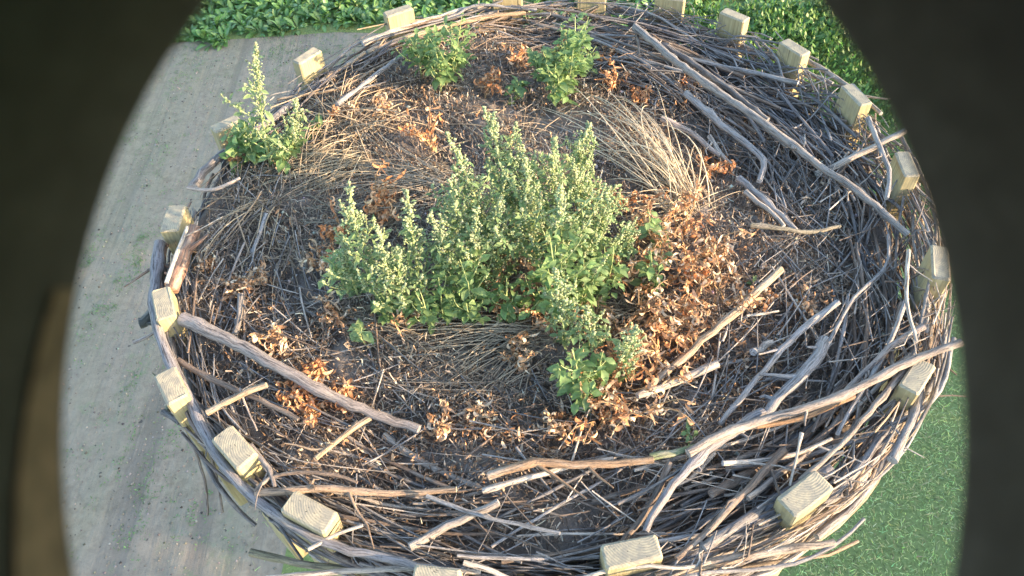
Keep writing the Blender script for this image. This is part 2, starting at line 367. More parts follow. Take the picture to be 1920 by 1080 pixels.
# nest bed: lumpy soil surface with sloping sides
bm_v = []; bm_f = []; rings = 120; seg = 200
mb = MB(); v = [(0, 0, floor_z(0, 0))]
from mathutils import noise as mn
for i in range(1, rings+1):
    r = .962*i/rings
    for j in range(seg):
        a = 2*math.pi*j/seg; x, y = r*math.cos(a), r*math.sin(a)
        z = floor_z(x, y)+.022*mn.noise(Vector((x*9, y*9, 0)))+.012*mn.noise(Vector((x*28, y*28, 3)))+.006*mn.noise(Vector((x*70, y*70, 3)))
        v.append((x, y, z))
for (rr, zz) in ((.965, -.26), (.94, -.36), (.90, -.48), (.86, -.565)):
    for j in range(seg):
        a = 2*math.pi*j/seg; k = 1+.03*mn.noise(Vector((math.cos(a)*5, math.sin(a)*5, zz*9))); v.append((rr*k*math.cos(a), rr*k*math.sin(a), zz))
f3 = [(0, 1+j, 1+(j+1) % seg) for j in range(seg)]
f4 = [(1+i*seg+j, 1+(i+1)*seg+j, 1+(i+1)*seg+(j+1) % seg, 1+i*seg+(j+1) % seg) for i in range(rings+3) for j in range(seg)]
mb.add(v, (.1, .08, .06), v, f4=f4, f3=f3)
tag(mb.build('nest_bed', M_soil, origin=(0, 0, -.5)), 'dark crumbly earth filling the round nest inside the ring of stakes', 'nest')

# ------------------------------------------------------------------ stakes
def stake(px0, px1, label, thick=.042, ztop=0.0, leanpx=(1045, 2000)):
    a = at(*px0, ztop); b = at(*px1, ztop); c = (a+b)/2; L = min(.112, max(.088, (a-b).length))
    X = (b-a).normalized(); 
    cpx = ((px0[0]+px1[0])/2, (px0[1]+px1[1])/2); dx, dy = leanpx[0]-cpx[0], leanpx[1]-cpx[1]
    best = None                                         # lean so that the post recedes as in the photo
    for t in np.linspace(.001, .3, 150):
        q = at(cpx[0]+dx*t, cpx[1]+dy*t, ztop-.3); k = (q.x-c.x)**2+(q.y-c.y)**2
        if best is None or k < best[0]: best = (k, q)
    Z = (c-best[1]).normalized(); Z = (Z*.6+Vector((0, 0, 1))*.4).normalized()
    X = (X-Z*X.dot(Z)).normalized(); Y = Z.cross(X)
    if Y.dot(c) < 0: Y = -Y; X = -X                     # Y outward
    H = .55; bv = .004; hx, hy = L/2, thick/2; sec = []
    for sx, sy in ((1, 1), (-1, 1), (-1, -1), (1, -1)):
        o1, o2 = (hx, hy-bv), (hx-bv, hy)
        q = [o1, o2] if sx*sy > 0 else [o2, o1]
        sec += [(sx*x, sy*y) for x, y in q]
    v = []; 
    for zz, ins in ((-H, 0), (-.004-random.random()*.001, 0), (0, .004)):
        for x, y in sec: v.append(((x-math.copysign(min(ins, abs(x)), x)), (y-math.copysign(min(ins, abs(y)), y)), zz+(random.uniform(-.0015, .0015) if zz > -.1 else 0)))
    n = 8; f = [tuple(range(n))[::-1], tuple(range(2*n, 3*n))]+[(i*n+j, i*n+(j+1) % n, (i+1)*n+(j+1) % n, (i+1)*n+j) for i in range(2) for j in range(n)]
    me = bpy.data.meshes.new('wooden_stake'); me.from_pydata(v, [], f); me.materials.append(M_post); me.materials.append(M_end)
    me.polygons[1].material_index = 1
    for p in me.polygons[2+n:]: p.material_index = 1
    o = bpy.data.objects.new('wooden_stake', me); COL.objects.link(o)
    mm = Matrix((X, Y, Z)).transposed().to_4x4(); mm.translation = c; o.matrix_world = mm
    tag(o, label, 'stake', 'squared wooden stakes standing around the nest rim'); return o
ST = [((721,27),(771,10),'grey-topped stake right behind the leafy green clump at the far left rim',.042),
 ((554,117),(596,89),'sunlit tan stake standing clear against bare soil, right of the tall seeding weed',.04),
 ((405,240),(440,222),'yellowish stake half hidden behind the tall seeding weed',.042),
 ((316,433),(331,383),'sunlit yellow stake beside the short thick red-brown log at the left rim',.05),
 ((299,539),(311,596),'stake with curved growth rings, at the upper end of the big bleached log',.045),
 ((307,694),(333,750),'stake leaning outside the long rim pole, below the ringed stake',.048),
 ((414,809),(464,866),'stake with cracked top inside the long rim pole, at the lower left',.05),
 ((538,937),(620,980),'stake with cracked grey top and a thin forked twig across its foot',.048),
 ((785,1084),(850,1091),'stake whose top only just shows at the bottom edge of the view',.048),
 ((1131,1044),(1238,1024),'broad stake nearest the viewer at the bottom, with a rough speckled top',.046),
 ((1474,951),(1547,897),'large pale-topped stake beside the thick blue-grey pole at the lower right',.048),
 ((1704,731),(1739,676),'stake with striped end grain under the long stick that pokes out to the right',.042),
 ((1763,458),(1766,524),'stake close to the dark housing edge at the middle right',.04),
 ((1693,282),(1711,331),'stake with light stripes on its yellow edge, inside an outer hoop twig',.04),
 ((1589,156),(1625,196),'stake before the green bank at the upper right, twig behind its top',.042),
 ((1470,73),(1512,102),'stake with a single dark band on its yellow edge, upper right',.042),
 ((1355,17),(1401,37),'small far stake with grey face against the beet leaves, fully inside the view',.04),
 ((1230,-12),(1286,-5),'far stake cut by the top edge, shaded grey with bright right side',.042),
 ((1083,-22),(1138,-20),'far stake cut by the top edge, above the upper right leafy green weed',.042),
 ((922,-22),(979,-24),'far stake showing only a low strip at the top edge',.042)]
for a, b, lab, th_ in ST: stake(a, b, lab, th_)

# ------------------------------------------------------------------ sticks
def smooth_pts(P, seglen=.03, wob=.002):
    P = [np.array(p) for p in P]
    if len(P) == 2: P = [P[0], (P[0]*2+P[1])/3+rng.normal(0, wob*1.5, 3), (P[0]+P[1]*2)/3+rng.normal(0, wob*1.5, 3), P[1]]
    Q = [2*P[0]-P[1]]+P+[2*P[-1]-P[-2]]; out = []
    for i in range(1, len(Q)-2):
        L = np.linalg.norm(Q[i+1]-Q[i]); n = max(2, int(L/seglen))
        for k in range(n):
            t = k/n; a, b, c, d = Q[i-1:i+3]
            out.append(.5*((2*b)+(c-a)*t+(2*a-5*b+4*c-d)*t*t+(3*b-a-3*c+d)*t**3))
    out.append(P[-1]); out = np.array(out); out[1:-1] += rng.normal(0, wob*.6, (len(out)-2, 3)); return out
GREY, DARK, TAN, PALE, BRN, PINK = (.31, .30, .295), (.185, .178, .175), (.42, .31, .20), (.52, .46, .39), (.21, .155, .115), (.43, .36, .31)
def mkstick(mb, pts, r0, r1, col, sides=8, seg=.03, knots=True):
    P = smooth_pts(pts, seg, min(.0022, r0*.2)); n = len(P); t = np.linspace(0, 1, n)
    rad = r0*(1-t)+r1*t; rad *= 1+.02*rng.standard_normal(n)
    if knots:
        for _ in range(max(1, n//7)): rad[rng.integers(0, n)] *= rng.uniform(1.08, 1.3)
    c = np.array(col)*rng.uniform(.85, 1.15)
    mb.tube(P, rad, sides, c, end=np.clip(c*1.5+.04, 0, .6), rough=.09)
    if knots and r0 > .0045:
        for _ in range(int(rng.integers(0, 4))):
            i = int(rng.integers(1, n-1)); d = unit(P[i]-P[i-1]); q = unit(np.cross(d, rng.standard_normal(3)))*.9+d*.7; q[2] = abs(q[2])*.6
            l = rng.uniform(.012, .045) if rng.random() < .6 else rng.uniform(.05, .13); q[2] *= min(1, .03/l)
            mb.tube([P[i], P[i]+q*l*.33+rng.normal(0, .002, 3), P[i]+q*l*.66+rng.normal(0, .004, 3), P[i]+q*l+rng.normal(0, .005, 3)], [r0*.5, r0*.4, r0*.3, r0*.18], 5, c)
    return P
def zpole(z): return z
def named(label, px, w, col, dz=.02, w2=None, zs=None, name='stick', group=None):
    n = len(px); P = []
    for i, (u, v) in enumerate(px):
        if zs is not None: z = zs[0]+(zs[1]-zs[0])*i/(n-1); P.append(at(u, v, z))
        else: P.append(onfloor(u, v, (dz if not isinstance(dz, tuple) else dz[0]+(dz[1]-dz[0])*i/(n-1))+(.022 if math.hypot(u-960, v-480) > 330 else .004)))
    def rad(p, w): return w*.5*(p-CAM).dot(fwd)/F
    r0 = rad(P[0], w); r1 = rad(P[-1], w2 or w*.75)
    mb = MB(); mkstick(mb, [tuple(p) for p in P], r0, r1, col, 10, .025)
    return tag(mb.build(name, M_bark, origin=tuple(P[0])), label, 'stick', group)
NS = [
 ('long straight grey pole running diagonally through the upper right tangle from the far rim', [(1190,50),(1300,140),(1420,222),(1520,298),(1610,360),(1702,440)],14,(.27,.25,.23),dict(dz=(.07,.06),w2=13)),
 ('grey stick with a sharp downward bend at its end, inside the upper right tangle', [(1285,175),(1340,222),(1400,272),(1432,302),(1424,340)],14,GREY,dict(dz=.04)),
 ('pale stick poking outward over the right rim, its tip in the sun', [(1530,328),(1620,285),(1702,243)],14,PALE,dict(zs=(-.10,.0),w2=10)),
 ('split grey slat lying on bare earth right of the straw arch', [(1385,335),(1440,382),(1492,432)],15,GREY,{}),
 ('thinner split slat lying against the larger grey slat', [(1398,360),(1470,424)],10,PALE,{}),
 ('pinkish flat strip of bark among pale chips upper right of the weeds', [(1240,222),(1300,252),(1350,292)],12,PINK,{}),
 ('short pale chip leaning at the end of the pinkish bark strip', [(1330,256),(1362,300)],10,PALE,{}),
 ('long tan knotty stick slanting up to the right beside the brown withered weeds', [(1464,505),(1400,565),(1335,622),(1280,672),(1205,735)],15,TAN,dict(dz=(.06,.025),w2=13)),
 ('stripped pale stick with a blunt end, just below the long tan knotty stick', [(1345,682),(1275,712),(1195,742)],17,PALE,dict(dz=.03)),
 ('slender grey stick slanting to the upper right across the earth', [(1571,567),(1490,630),(1420,710),(1350,795)],13,GREY,dict(dz=.04)),
 ('thick smooth blue-grey stick with a rounded upper end', [(1548,638),(1525,680),(1470,735),(1420,800)],24,GREY,dict(dz=.05)),
 ('thick bleached grey branch tapering to a point at the lower right centre', [(1430,775),(1340,832),(1262,908),(1210,996)],23,(.27,.26,.27),dict(dz=.055,w2=13)),
 ('very long tan and grey branch crossing the lower right and poking out over the rim', [(1802,642),(1700,680),(1600,732),(1510,765),(1420,790),(1330,825),(1290,850)],15,(.30,.25,.21),dict(dz=(.13,.06),w2=18)),
 ('orange tan peeled strip lying along the very long branch', [(1600,742),(1500,785),(1420,800),(1345,815)],11,(.42,.25,.13),dict(dz=.07)),
 ('greenish mossy stub at the inner end of the very long branch', [(1220,857),(1262,850),(1305,838)],15,(.20,.24,.12),dict(dz=.045)),
 ('tan orange peeling branch lying across the lower middle', [(915,893),(1000,868),(1100,872),(1225,862)],17,(.38,.25,.15),dict(dz=.05,w2=14)),
 ('pale thin branch running beneath the tan peeling branch', [(905,920),(1000,893),(1090,868),(1150,860)],12,PALE,dict(dz=.03)),
 ('tan curved branch with torn bark in the lower left', [(480,925),(600,916),(700,925),(790,923),(856,918)],15,(.38,.27,.18),dict(dz=.045)),
 ('thin reddish arched twig above the tan curved branch at the lower left', [(478,922),(505,897),(560,886),(625,890),(670,905)],8,BRN,dict(dz=.05)),
 ('big pale bleached log lying diagonally across the left of the nest', [(343,598),(430,638),(520,688),(620,742),(700,776),(786,806)],27,(.33,.28,.25),dict(dz=(.05,.03),w2=17)),
 ('pinkish brown stick lying below the big pale log', [(335,676),(400,712),(470,742),(560,786)],12,BRN,dict(dz=.03)),
 ('fresh split wood piece crossing the pinkish brown stick', [(388,774),(440,745),(500,722)],14,(.45,.34,.22),dict(dz=.05)),
 ('short thick red-brown barked log at the left rim', [(322,545),(342,490),(366,428)],27,(.26,.15,.10),dict(dz=.05,w2=22)),
 ('thin strip of wood lying along the short thick red-brown log', [(312,530),(330,480),(352,425)],8,PALE,dict(dz=.085)),
 ('longest rim pole, sweeping down the left side and round the bottom', [(300,455),(292,520),(291,570),(299,625),(322,685),(352,742),(388,820),(440,898),(505,958),(590,1010),(710,1045),(860,1076)],19,(.27,.26,.27),dict(zs=(-.035,-.03))),
 ('reddish stick forming the outer left rim above the ringed stake', [(318,440),(303,480),(296,545)],14,(.28,.18,.12),dict(zs=(-.05,-.05))),
 ('smooth grey pole forming the rim below the tall seeding weed', [(362,350),(392,312),(440,272),(500,232),(565,180)],17,(.24,.23,.23),dict(zs=(-.045,-.075))),
 ('thin grey pole running up to the tan stake on the far left rim', [(560,185),(620,143),(690,100),(760,70)],12,GREY,dict(zs=(-.085,-.085))),
 ('pale stick lying on the far left rim in front of the grey-topped stake', [(680,82),(770,48),(850,24),(905,10)],11,PALE,dict(zs=(-.06,-.06))),
 ('orange tan stick just below the pale far left rim stick', [(690,98),(790,62),(900,34),(985,24)],10,TAN,dict(zs=(-.07,-.07))),
 ('grey twig slanting inward below the far left rim', [(632,196),(690,152),(748,108)],10,GREY,dict(dz=.03)),
 ('pale peeled twig left of the far leafy clump', [(520,186+0),(640,165),(700,130)],6,TAN,dict(dz=.02)),
 ('thin forked twig bridging the left rim above the sunlit yellow stake', [(352,352),(402,356),(450,334)],8,PINK,dict(dz=.06)),
 ('pale long stick along the top rim before the far stakes', [(870,22),(960,14),(1075,11)],10,(.42,.33,.24),dict(zs=(-.10,-.10))),
 ('orange stick lying below the pale long stick of the top rim', [(860,48),(1000,38),(1145,30)],9,TAN,dict(zs=(-.12,-.12))),
 ('grey rim pole behind the upper right tangle, in front of the far stakes', [(1140,14),(1240,36),(1350,74),(1460,112),(1560,158)],12,GREY,dict(zs=(-.10,-.10))),
 ('weathered outer twig passing behind the upper right stakes', [(1512,112),(1580,155),(1620,185),(1652,213)],10,(.28,.25,.21),dict(zs=(-.06,-.03))),
 ('thin grey twig curving down inside the right stakes', [(1628,222),(1655,290),(1668,330),(1662,372)],10,GREY,dict(dz=.12)),
 ('thin outer hoop twig bowing past the striped stake on the right', [(1690,258),(1728,330),(1752,400),(1754,450),(1738,520)],8,(.30,.28,.27),dict(zs=(-.06,-.06))),
 ('pale upright twig between the striped stake and the outer hoop', [(1722,345),(1712,430),(1722,500),(1735,560)],7,PALE,dict(zs=(-.1,-.1))),
 ('tan stick hooked round the foot of the stake nearest the dark housing', [(1770,545),(1755,590),(1738,640),(1745,700)],13,(.34,.25,.17),dict(zs=(-.12,-.1))),
 ('light stick with a cut end slanting inward at the right rim', [(1732,612),(1670,650),(1612,705),(1575,745)],13,(.32,.27,.24),dict(dz=(.12,.07))),
 ('narrow blue-grey stick crossing beneath the cut-ended light stick', [(1700,560),(1660,660),(1600,760),(1570,815)],9,GREY,dict(dz=.09)),
 ('thick blue-grey pole beside the large pale-topped stake', [(1556,880),(1490,922),(1400,985),(1310,1040),(1240,1080)],27,(.23,.23,.25),dict(zs=(-.07,-.06),w2=30)),
 ('tan stick jutting past the lower right rim over the lawn', [(1565,1018),(1460,1032),(1330,1058),(1230,1082)],14,(.36,.29,.22),dict(zs=(-.05,-.05),w2=17)),
 ('pale curved twig with a blunt head left of the large pale-topped stake', [(1355,869),(1440,862),(1500,848),(1560,822)],11,PALE,dict(dz=.06,w2=7)),
 ('brown branch slanting down to the bottom rim, left of the thick blue-grey pole', [(1470,845),(1400,920),(1335,985),(1268,1048)],15,BRN,dict(dz=.07)),
 ('brown stick dropping from the mossy stub towards the bottom stake', [(1256,868),(1225,935),(1190,990),(1165,1020)],14,BRN,dict(dz=.04)),
 ('chunky split pale wood lying at the bottom middle', [(768,1026),(840,986),(935,942)],19,(.30,.27,.24),dict(dz=.045)),
 ('slim grey twig crossing the chunky split pale wood', [(800,930),(900,966),(1050,1000)],9,GREY,dict(dz=.06)),
 ('tan broken stick below the inner end of the big pale log', [(694,783),(650,812),(592,860)],12,TAN,dict(dz=.03)),
 ('weathered upright stub above the big pale log', [(452,553),(447,590),(440,628)],13,(.22,.20,.18),dict(dz=.02)),
 ('grey piece of stick among the small straw tuft at the left', [(500,402),(487,440),(472,474)],9,GREY,dict(dz=.015)),
 ('mossy stick sticking out at the bottom left below the rim pole', [(470,1036),(560,1056),(660,1068),(740,1078)],15,(.26,.24,.15),dict(zs=(-.16,-.12))),
 ('bleached stick cut by the bottom edge left of the centre', [(500,1084),(640,1072),(780,1066),(900,1072)],12,PALE,dict(zs=(-.06,-.06))),
 ('thin twig dangling down outside the lower left rim', [(352,812),(372,860),(386,915),(389,966)],6,(.26,.22,.2),dict(zs=(-.2,-.5))),
 ('shorter thin twig dangling beside the other outside the lower left rim', [(392,842),(408,905),(417,960)],6,(.28,.24,.22),dict(zs=(-.2,-.48))),
 ('dark knobbly branch hanging outside the lower left rim', [(352,800),(392,880),(430,940),(480,985)],10,DARK,dict(zs=(-.2,-.3))),
 ('pale forked twig across the foot of the lower left stake', [(578,1030),(628,1003),(680,985)],8,PALE,dict(zs=(-.03,-.02))),
 ('curved grey branch touching the inner side of the left stake with cracked top', [(470,835),(505,880),(515,912)],10,(.22,.19,.17),dict(dz=.05)),
 ('slim stick slanting down the right of the mossy stub', [(1340,850),(1290,900),(1238,920)],7,PALE,dict(dz=.03)),
 ('short white chip of wood at the right of the brown withered weeds', [(1412,660),(1448,642)],15,PALE,dict(dz=.02)),
 ('thin white twig lying level near the short white chip', [(1400,592),(1460,583)],5,(.5,.46,.4),dict(dz=.03)),
 ('greenish grey stick lying level left of the small right-hand earth lump', [(1408,422),(1480,430),(1520,436),(1575,424)],9,(.24,.22,.16),dict(dz=.04)),
 ('thin pale twig lying at the right under the striped stake', [(1555,640),(1600,560),(1660,500),(1665,440)],7,GREY,dict(dz=.06)),
 ('upright straight white twig left of the large pale-topped stake', [(1503,812),(1492,860),(1481,910)],6,PALE,dict(dz=.10)),
 ('short brown twig dropping from the far rim at the start of the long straight pole', [(1190,45),(1196,75),(1199,105)],7,BRN,dict(dz=.05)),
 ('grey stick lying inside the far right tangle parallel to the long straight pole', [(1215,72),(1290,112),(1380,178),(1440,225)],12,DARK,dict(dz=.04)),
 ('small green-barked piece lying outside the left rim by the ringed stake', [(262,606),(275,600),(288,580)],22,(.07,.08,.07),dict(zs=(-.14,-.14))),
 ('pale twig stub sticking out left of the rim below the ringed stake', [(250,643),(275,632),(296,618)],7,PINK,dict(zs=(-.15,-.14))),
 ('broken stick with yellow end outside the left rim', [(312,778),(322,735),(318,705)],12,(.2,.2,.12),dict(zs=(-.16,-.16))),
 ('dark branch running under the leaning left stake', [(306,772),(350,800),(400,812),(425,830)],10,DARK,dict(zs=(-.15,-.15))),
 ('bleached vertical twig at the right rim inside the housing-side stake', [(1704,470),(1700,560),(1718,640)],8,PALE,dict(dz=.14)),
 ('long grey stick leaning inward from the lower right rim', [(1700,690),(1640,760),(1560,850),(1500,900)],12,(.28,.24,.2),dict(dz=.10)),
]
for lab, px, w, col, kw in NS: named(lab, px, w, col, **kw)

def polar(r, a, z): return (r*math.cos(a), r*math.sin(a), z)
NEAR = [(270, 'the broad bottom stake'), (293, 'the large pale-topped stake'), (322, 'the striped end-grain stake'), (355, 'the stake by the dark housing'), (18, 'the stake with striped light'),
 (40, 'the stake before the green bank'), (55, 'the dark-banded stake'), (68, 'the small far stake'), (80, 'the shaded far stake'), (92, 'the far stake above the weeds'), (105, 'the barely visible far stake'),
 (122, 'the grey-topped stake'), (140, 'the sunlit tan stake'), (160, 'the half hidden stake'), (180, 'the sunlit yellow stake'), (200, 'the ringed stake'), (216, 'the leaning left stake'), (232, 'the cracked stake'), (250, 'the twig-crossed stake')]
def calibrate():
    out = []
    names = ['the grey-topped stake', 'the sunlit tan stake', 'the half hidden stake', 'the sunlit yellow stake', 'the ringed stake', 'the leaning left stake', 'the cracked stake', 'the twig-crossed stake', 'the bottom edge stake',
             'the broad bottom stake', 'the large pale-topped stake', 'the striped end-grain stake', 'the stake by the housing', 'the light-striped stake', 'the stake before the bank', 'the dark-banded stake', 'the small far stake', 'the shaded far stake', 'the stake above the weeds', 'the barely visible stake']
    for (a, b, _, _), nm in zip(ST, names):
        p = (at(*a, 0)+at(*b, 0))/2; out.append((math.atan2(p.y, p.x), nm))
    return out
NEAR = calibrate()
def near(x, y):
    a = math.atan2(y, x); return min(NEAR, key=lambda q: abs((q[0]-a+math.pi) % (2*math.pi)-math.pi))[1]
def cname(c): return {GREY: 'grey', DARK: 'dark grey', TAN: 'tan', PALE: 'pale', BRN: 'brown', PINK: 'pinkish'}.get(tuple(c), 'bluish grey' if c[2] > c[0] else 'drab')
def sticklabel(L, w, col, x, y, what='stick', tail=None):
    r = math.hypot(x, y); l = 'short' if L < .28 else ('long' if L > .55 else 'medium'); t = 'thin' if w < .0045 else ('thick' if w > .007 else 'slim')
    pos = tail or ('lying close inside' if r > .88 else ('lying inward of' if r > .78 else 'lying well inward of'))
    return '%s %s %s %s %s %s' % (l, t, cname(col), what, pos, near(x, y))
USED = set()
def region_sticks(n, a0, a1, r0, r1, l0, l1, w0, w1, dirn, cols, z0, z1, label, group, stuff=None, bendy=.05):
    i = 0; tries = 0
    while i < n:
        a = R(random.uniform(a0, a1)); r = math.sqrt(random.uniform(r0*r0, r1*r1)); L = random.uniform(l0, l1)
        c = Vector(polar(r, a, 0)); th = a+math.pi/2+random.gauss(dirn[0], dirn[1]); d = Vector((math.cos(th), math.sin(th), 0))
        bow = Vector(polar(1, a, 0))*L*L*.10*random.uniform(.3, 1.3)
        pts = []
        edge = max(0, (r-.65)/.35); zc = random.uniform(z0, z1)*(.35+.65*edge); tilt = random.gauss(0, .04)*L
        for k, t in enumerate((-.5, -.17, .17, .5)):
            p = c+d*L*t+bow*(1-4*t*t)-bow*.5+Vector((random.gauss(0, bendy*.1*L), random.gauss(0, bendy*.1*L), 0))
            q = math.hypot(p.x, p.y)
            if q > 1.05: p *= 1.05/q
            z = (floor_z(p.x, p.y) if q < .97 else -.10)+.01+zc+tilt*t*2
            pts.append((p.x, p.y, z))
        w = random.uniform(w0, w1)*(1.2 if random.random() < .12 else .68); col = random.choice(cols)
        if stuff is not None: mkstick(stuff, pts, w, w*.6, col, 5, .05, False); i += 1; continue
        lab = sticklabel(L, w, col, c.x, c.y); tries += 1
        if lab in USED and tries < 900: continue
        USED.add(lab); i += 1
        mb = MB(); mkstick(mb, pts, w, w*random.uniform(.5, .85), col, 8, .035)
        tag(mb.build('stick', M_bark, origin=pts[0]), lab, 'stick', group)
G_, D_ = GREY, DARK
region_sticks(66, 16, 78, .70, .97, .18, .75, .0035, .0085, (-.05, .22), [G_, D_, D_, (.16, .155, .165), BRN], 0, .085, 'slim dark grey stick in the dense tangle inside the upper right rim', 'sticks of the upper right tangle')
region_sticks(26, -18, 20, .80, .97, .12, .5, .003, .007, (0, .3), [G_, D_, (.17, .165, .18), PALE], 0, .05, 'thin grey stick lying roughly along the rim at the middle right', 'sticks inside the middle right rim')
region_sticks(44, -78, -18, .82, .98, .2, .8, .0035, .009, (.05, .2), [G_, D_, BRN, (.25, .21, .18), PALE], 0, .045, 'slender stick among many laid along the inside of the lower right rim', 'sticks inside the lower right rim')
region_sticks(22, 238, 284, .80, .97, .15, .55, .003, .007, (0, .25), [G_, D_, BRN, BRN, PALE], 0, .04, 'thin dark stick lying level just inside the bottom rim', 'sticks inside the bottom rim')
region_sticks(16, 190, 228, .82, .97, .1, .4, .003, .006, (0, .3), [G_, D_, BRN, PINK], 0, .06, 'small stick lying just inside the lower left rim', 'sticks inside the lower left rim')
region_sticks(22, 98, 152, .84, 1.0, .15, .5, .003, .006, (0, .14), [G_, (.19, .17, .17), TAN, D_], 0, .06, 'thin stick laid along the inside of the far left rim', 'sticks inside the far left rim')
region_sticks(14, 72, 100, .86, 1.0, .15, .5, .003, .006, (0, .14), [TAN, PINK, G_], 0, .05, 'thin tan stick laid level inside the far top rim', 'sticks inside the far top rim')
# woven hoops outside the stakes: long curves following the rim
def hoops(n, a0, a1, rr, z0, z1, w, cols, label, group, span=(35, 75)):
    i = 0; tries = 0
    while i < n:
        a = random.uniform(a0, a1); sp = random.uniform(*span); r = random.uniform(*rr); z = random.uniform(z0, z1)
        ph = random.uniform(0, 6); pts = []; dr = random.gauss(0, .025)
        for k in range(9):
            t = k/8-.5; aa = R(a+sp*t); q = r+dr*t*2+.012*math.sin(ph+k*1.3); pts.append(polar(q, aa, z+.015*math.sin(ph*2+k*.9)+random.gauss(0, .004)))
        wd = random.uniform(*w); mb = MB(); cc = random.choice(cols); mx, my, _ = pts[4]; Lr = R(sp)*r; where = 'woven low outside' if z < -.15 else ('woven midway outside' if z < -.09 else 'woven high outside')
        lab = sticklabel(Lr*.45, wd*.8, cc, mx, my, 'curved rod', where); tries += 1
        if lab in USED and tries < 900: continue
        USED.add(lab); i += 1; mkstick(mb, pts, wd, wd*.6, cc, 8, .04)
        tag(mb.build('stick', M_bark, origin=pts[0]), lab, 'stick', group)
hoops(26, -80, -5, (1.0, 1.045), -.22, -.065, (.004, .010), [PALE, (.30, .25, .21), G_, TAN, (.27, .24, .25)], 'long curved rod woven round the outside of the lower right rim', 'woven rods outside the lower right rim')
hoops(34, 192, 270, (1.01, 1.035), -.26, -.055, (.003, .007), [G_, D_, (.22, .18, .16)], 'long curved rod woven round the outside of the lower left rim', 'woven rods outside the lower left rim')
hoops(8, 262, 292, (1.01, 1.06), -.18, -.03, (.005, .010), [PALE, TAN, G_], 'curved rod woven round the rim at the very bottom', 'woven rods outside the bottom rim', (25, 50))
hoops(9, 10, 95, (.97, 1.01), -.18, -.09, (.003, .006), [G_, D_, (.24, .2, .17)], 'curved rod woven along the upper right rim between stakes', 'woven rods of the upper right rim', (30, 50))
hoops(14, 98, 196, (.965, .998), -.14, -.045, (.004, .007), [G_, D_, BRN], 'curved rod woven along the left and far left rim between stakes', 'woven rods of the left rim', (25, 45))
# fine twigs: uncountable
mb = MB()
for args in ((850, 5, 85, .62, 1.0, .08, .42, .0016, .0042, (0, .5), [G_, D_, BRN], 0, .06), (420, -80, 5, .6, 1.02, .05, .3, .0015, .0035, (0, .5), [G_, D_, PALE, BRN], 0, .08),
             (330, 190, 285, .6, 1.0, .05, .3, .0015, .003, (0, .6), [G_, D_, BRN, PALE], 0, .05), (200, 85, 190, .7, .98, .05, .25, .0015, .003, (0, .5), [G_, BRN, TAN], 0, .04),
             (420, 0, 360, .1, .9, .04, .16, .0012, .0025, (0, 2.), [BRN, PALE, G_], 0, .03), (420, -85, 15, .98, 1.045, .1, .4, .002, .004, (0, .12), [D_, BRN, PALE, TAN], -.16, .05), (420, 192, 272, 1.0, 1.035, .08, .35, .002, .004, (0, .1), [D_, BRN, G_, G_], -.16, .03), (200, 190, 270, .955, .99, .08, .3, .002, .004, (0, .15), [D_, BRN, G_], -.04, .05), (420, 15, 265, .95, 1.0, .1, .35, .002, .004, (0, .12), [D_, BRN, D_, G_], -.12, .01)):
    region_sticks(*args, None, None, stuff=mb)
tag(mb.build('fine_twigs', M_bark), 'thin short twigs matted between the sticks all round the nest', 'twigs', kind='stuff')

# ------------------------------------------------------------------ litter on the bed
def floorpts(n, r0=0, r1=.94):
    a = rng.uniform(0, 2*math.pi, n); r = np.sqrt(rng.uniform(r0*r0, r1*r1, n)); x = r*np.cos(a); y = r*np.sin(a)
    z = np.array([floor_z(p, q) for p, q in zip(x, y)]); return np.c_[x, y, z+rng.uniform(0, .014, n)]
def flat(n, up=.25):
    a = rng.uniform(0, 2*math.pi, n); return unit(np.c_[np.cos(a), np.sin(a), rng.normal(0, up, n)])
LC = np.array([(.06, .047, .037), (.11, .088, .07), (.17, .14, .115), (.26, .22, .18), (.38, .33, .27), (.27, .18, .11), (.085, .065, .05)])
mb = MB(); n = 70000; P = floorpts(n)
dens = np.array([mn.noise(Vector((x*4, y*4, 7))) for x, y in P[:, :2]]); P = P[dens > -.45+rng.normal(0, .1, n)]; n = len(P)
ci = rng.choice(7, n, p=[.16, .22, .22, .16, .10, .08, .06])
mb.blades(P, flat(n), (0, 0, 1), rng.uniform(.008, .045, n), rng.uniform(.0014, .004, n), rng.normal(0, 1.5, n), n=3, prof='strip', fold=0, mid=False, twist=rng.normal(0, 1.5, n), col=np.clip(LC[ci]*rng.uniform(1., 2.3, (n, 1))*np.array([1.04, 1., .94]), 0, .65))
tag(mb.build('plant_litter', M_straw), 'short dark and pale plant scraps strewn over the nest earth', 'litter', kind='stuff')
mb = MB(); n = 260; P = floorpts(n); P[:, 2] += .006; mb.blobs(P, rng.uniform(.003, .008, n), jit((.42, .40, .37), n, .25))
tag(mb.build('pale_crumbs', M_stone), 'tiny whitish crumbs scattered over the nest earth', 'crumbs', kind='stuff')
def cluster(px, s, k, dz=.01):
    out = []
    for u, v in px:
        for _ in range(k): out.append(tuple(onfloor(u+random.gauss(0, s), v+random.gauss(0, s*.7), dz+random.random()*.02)))
    return np.array(out)
BC = np.array([(.58, .34, .18), (.48, .26, .13), (.60, .45, .30), (.30, .20, .13), (.64, .52, .38)])
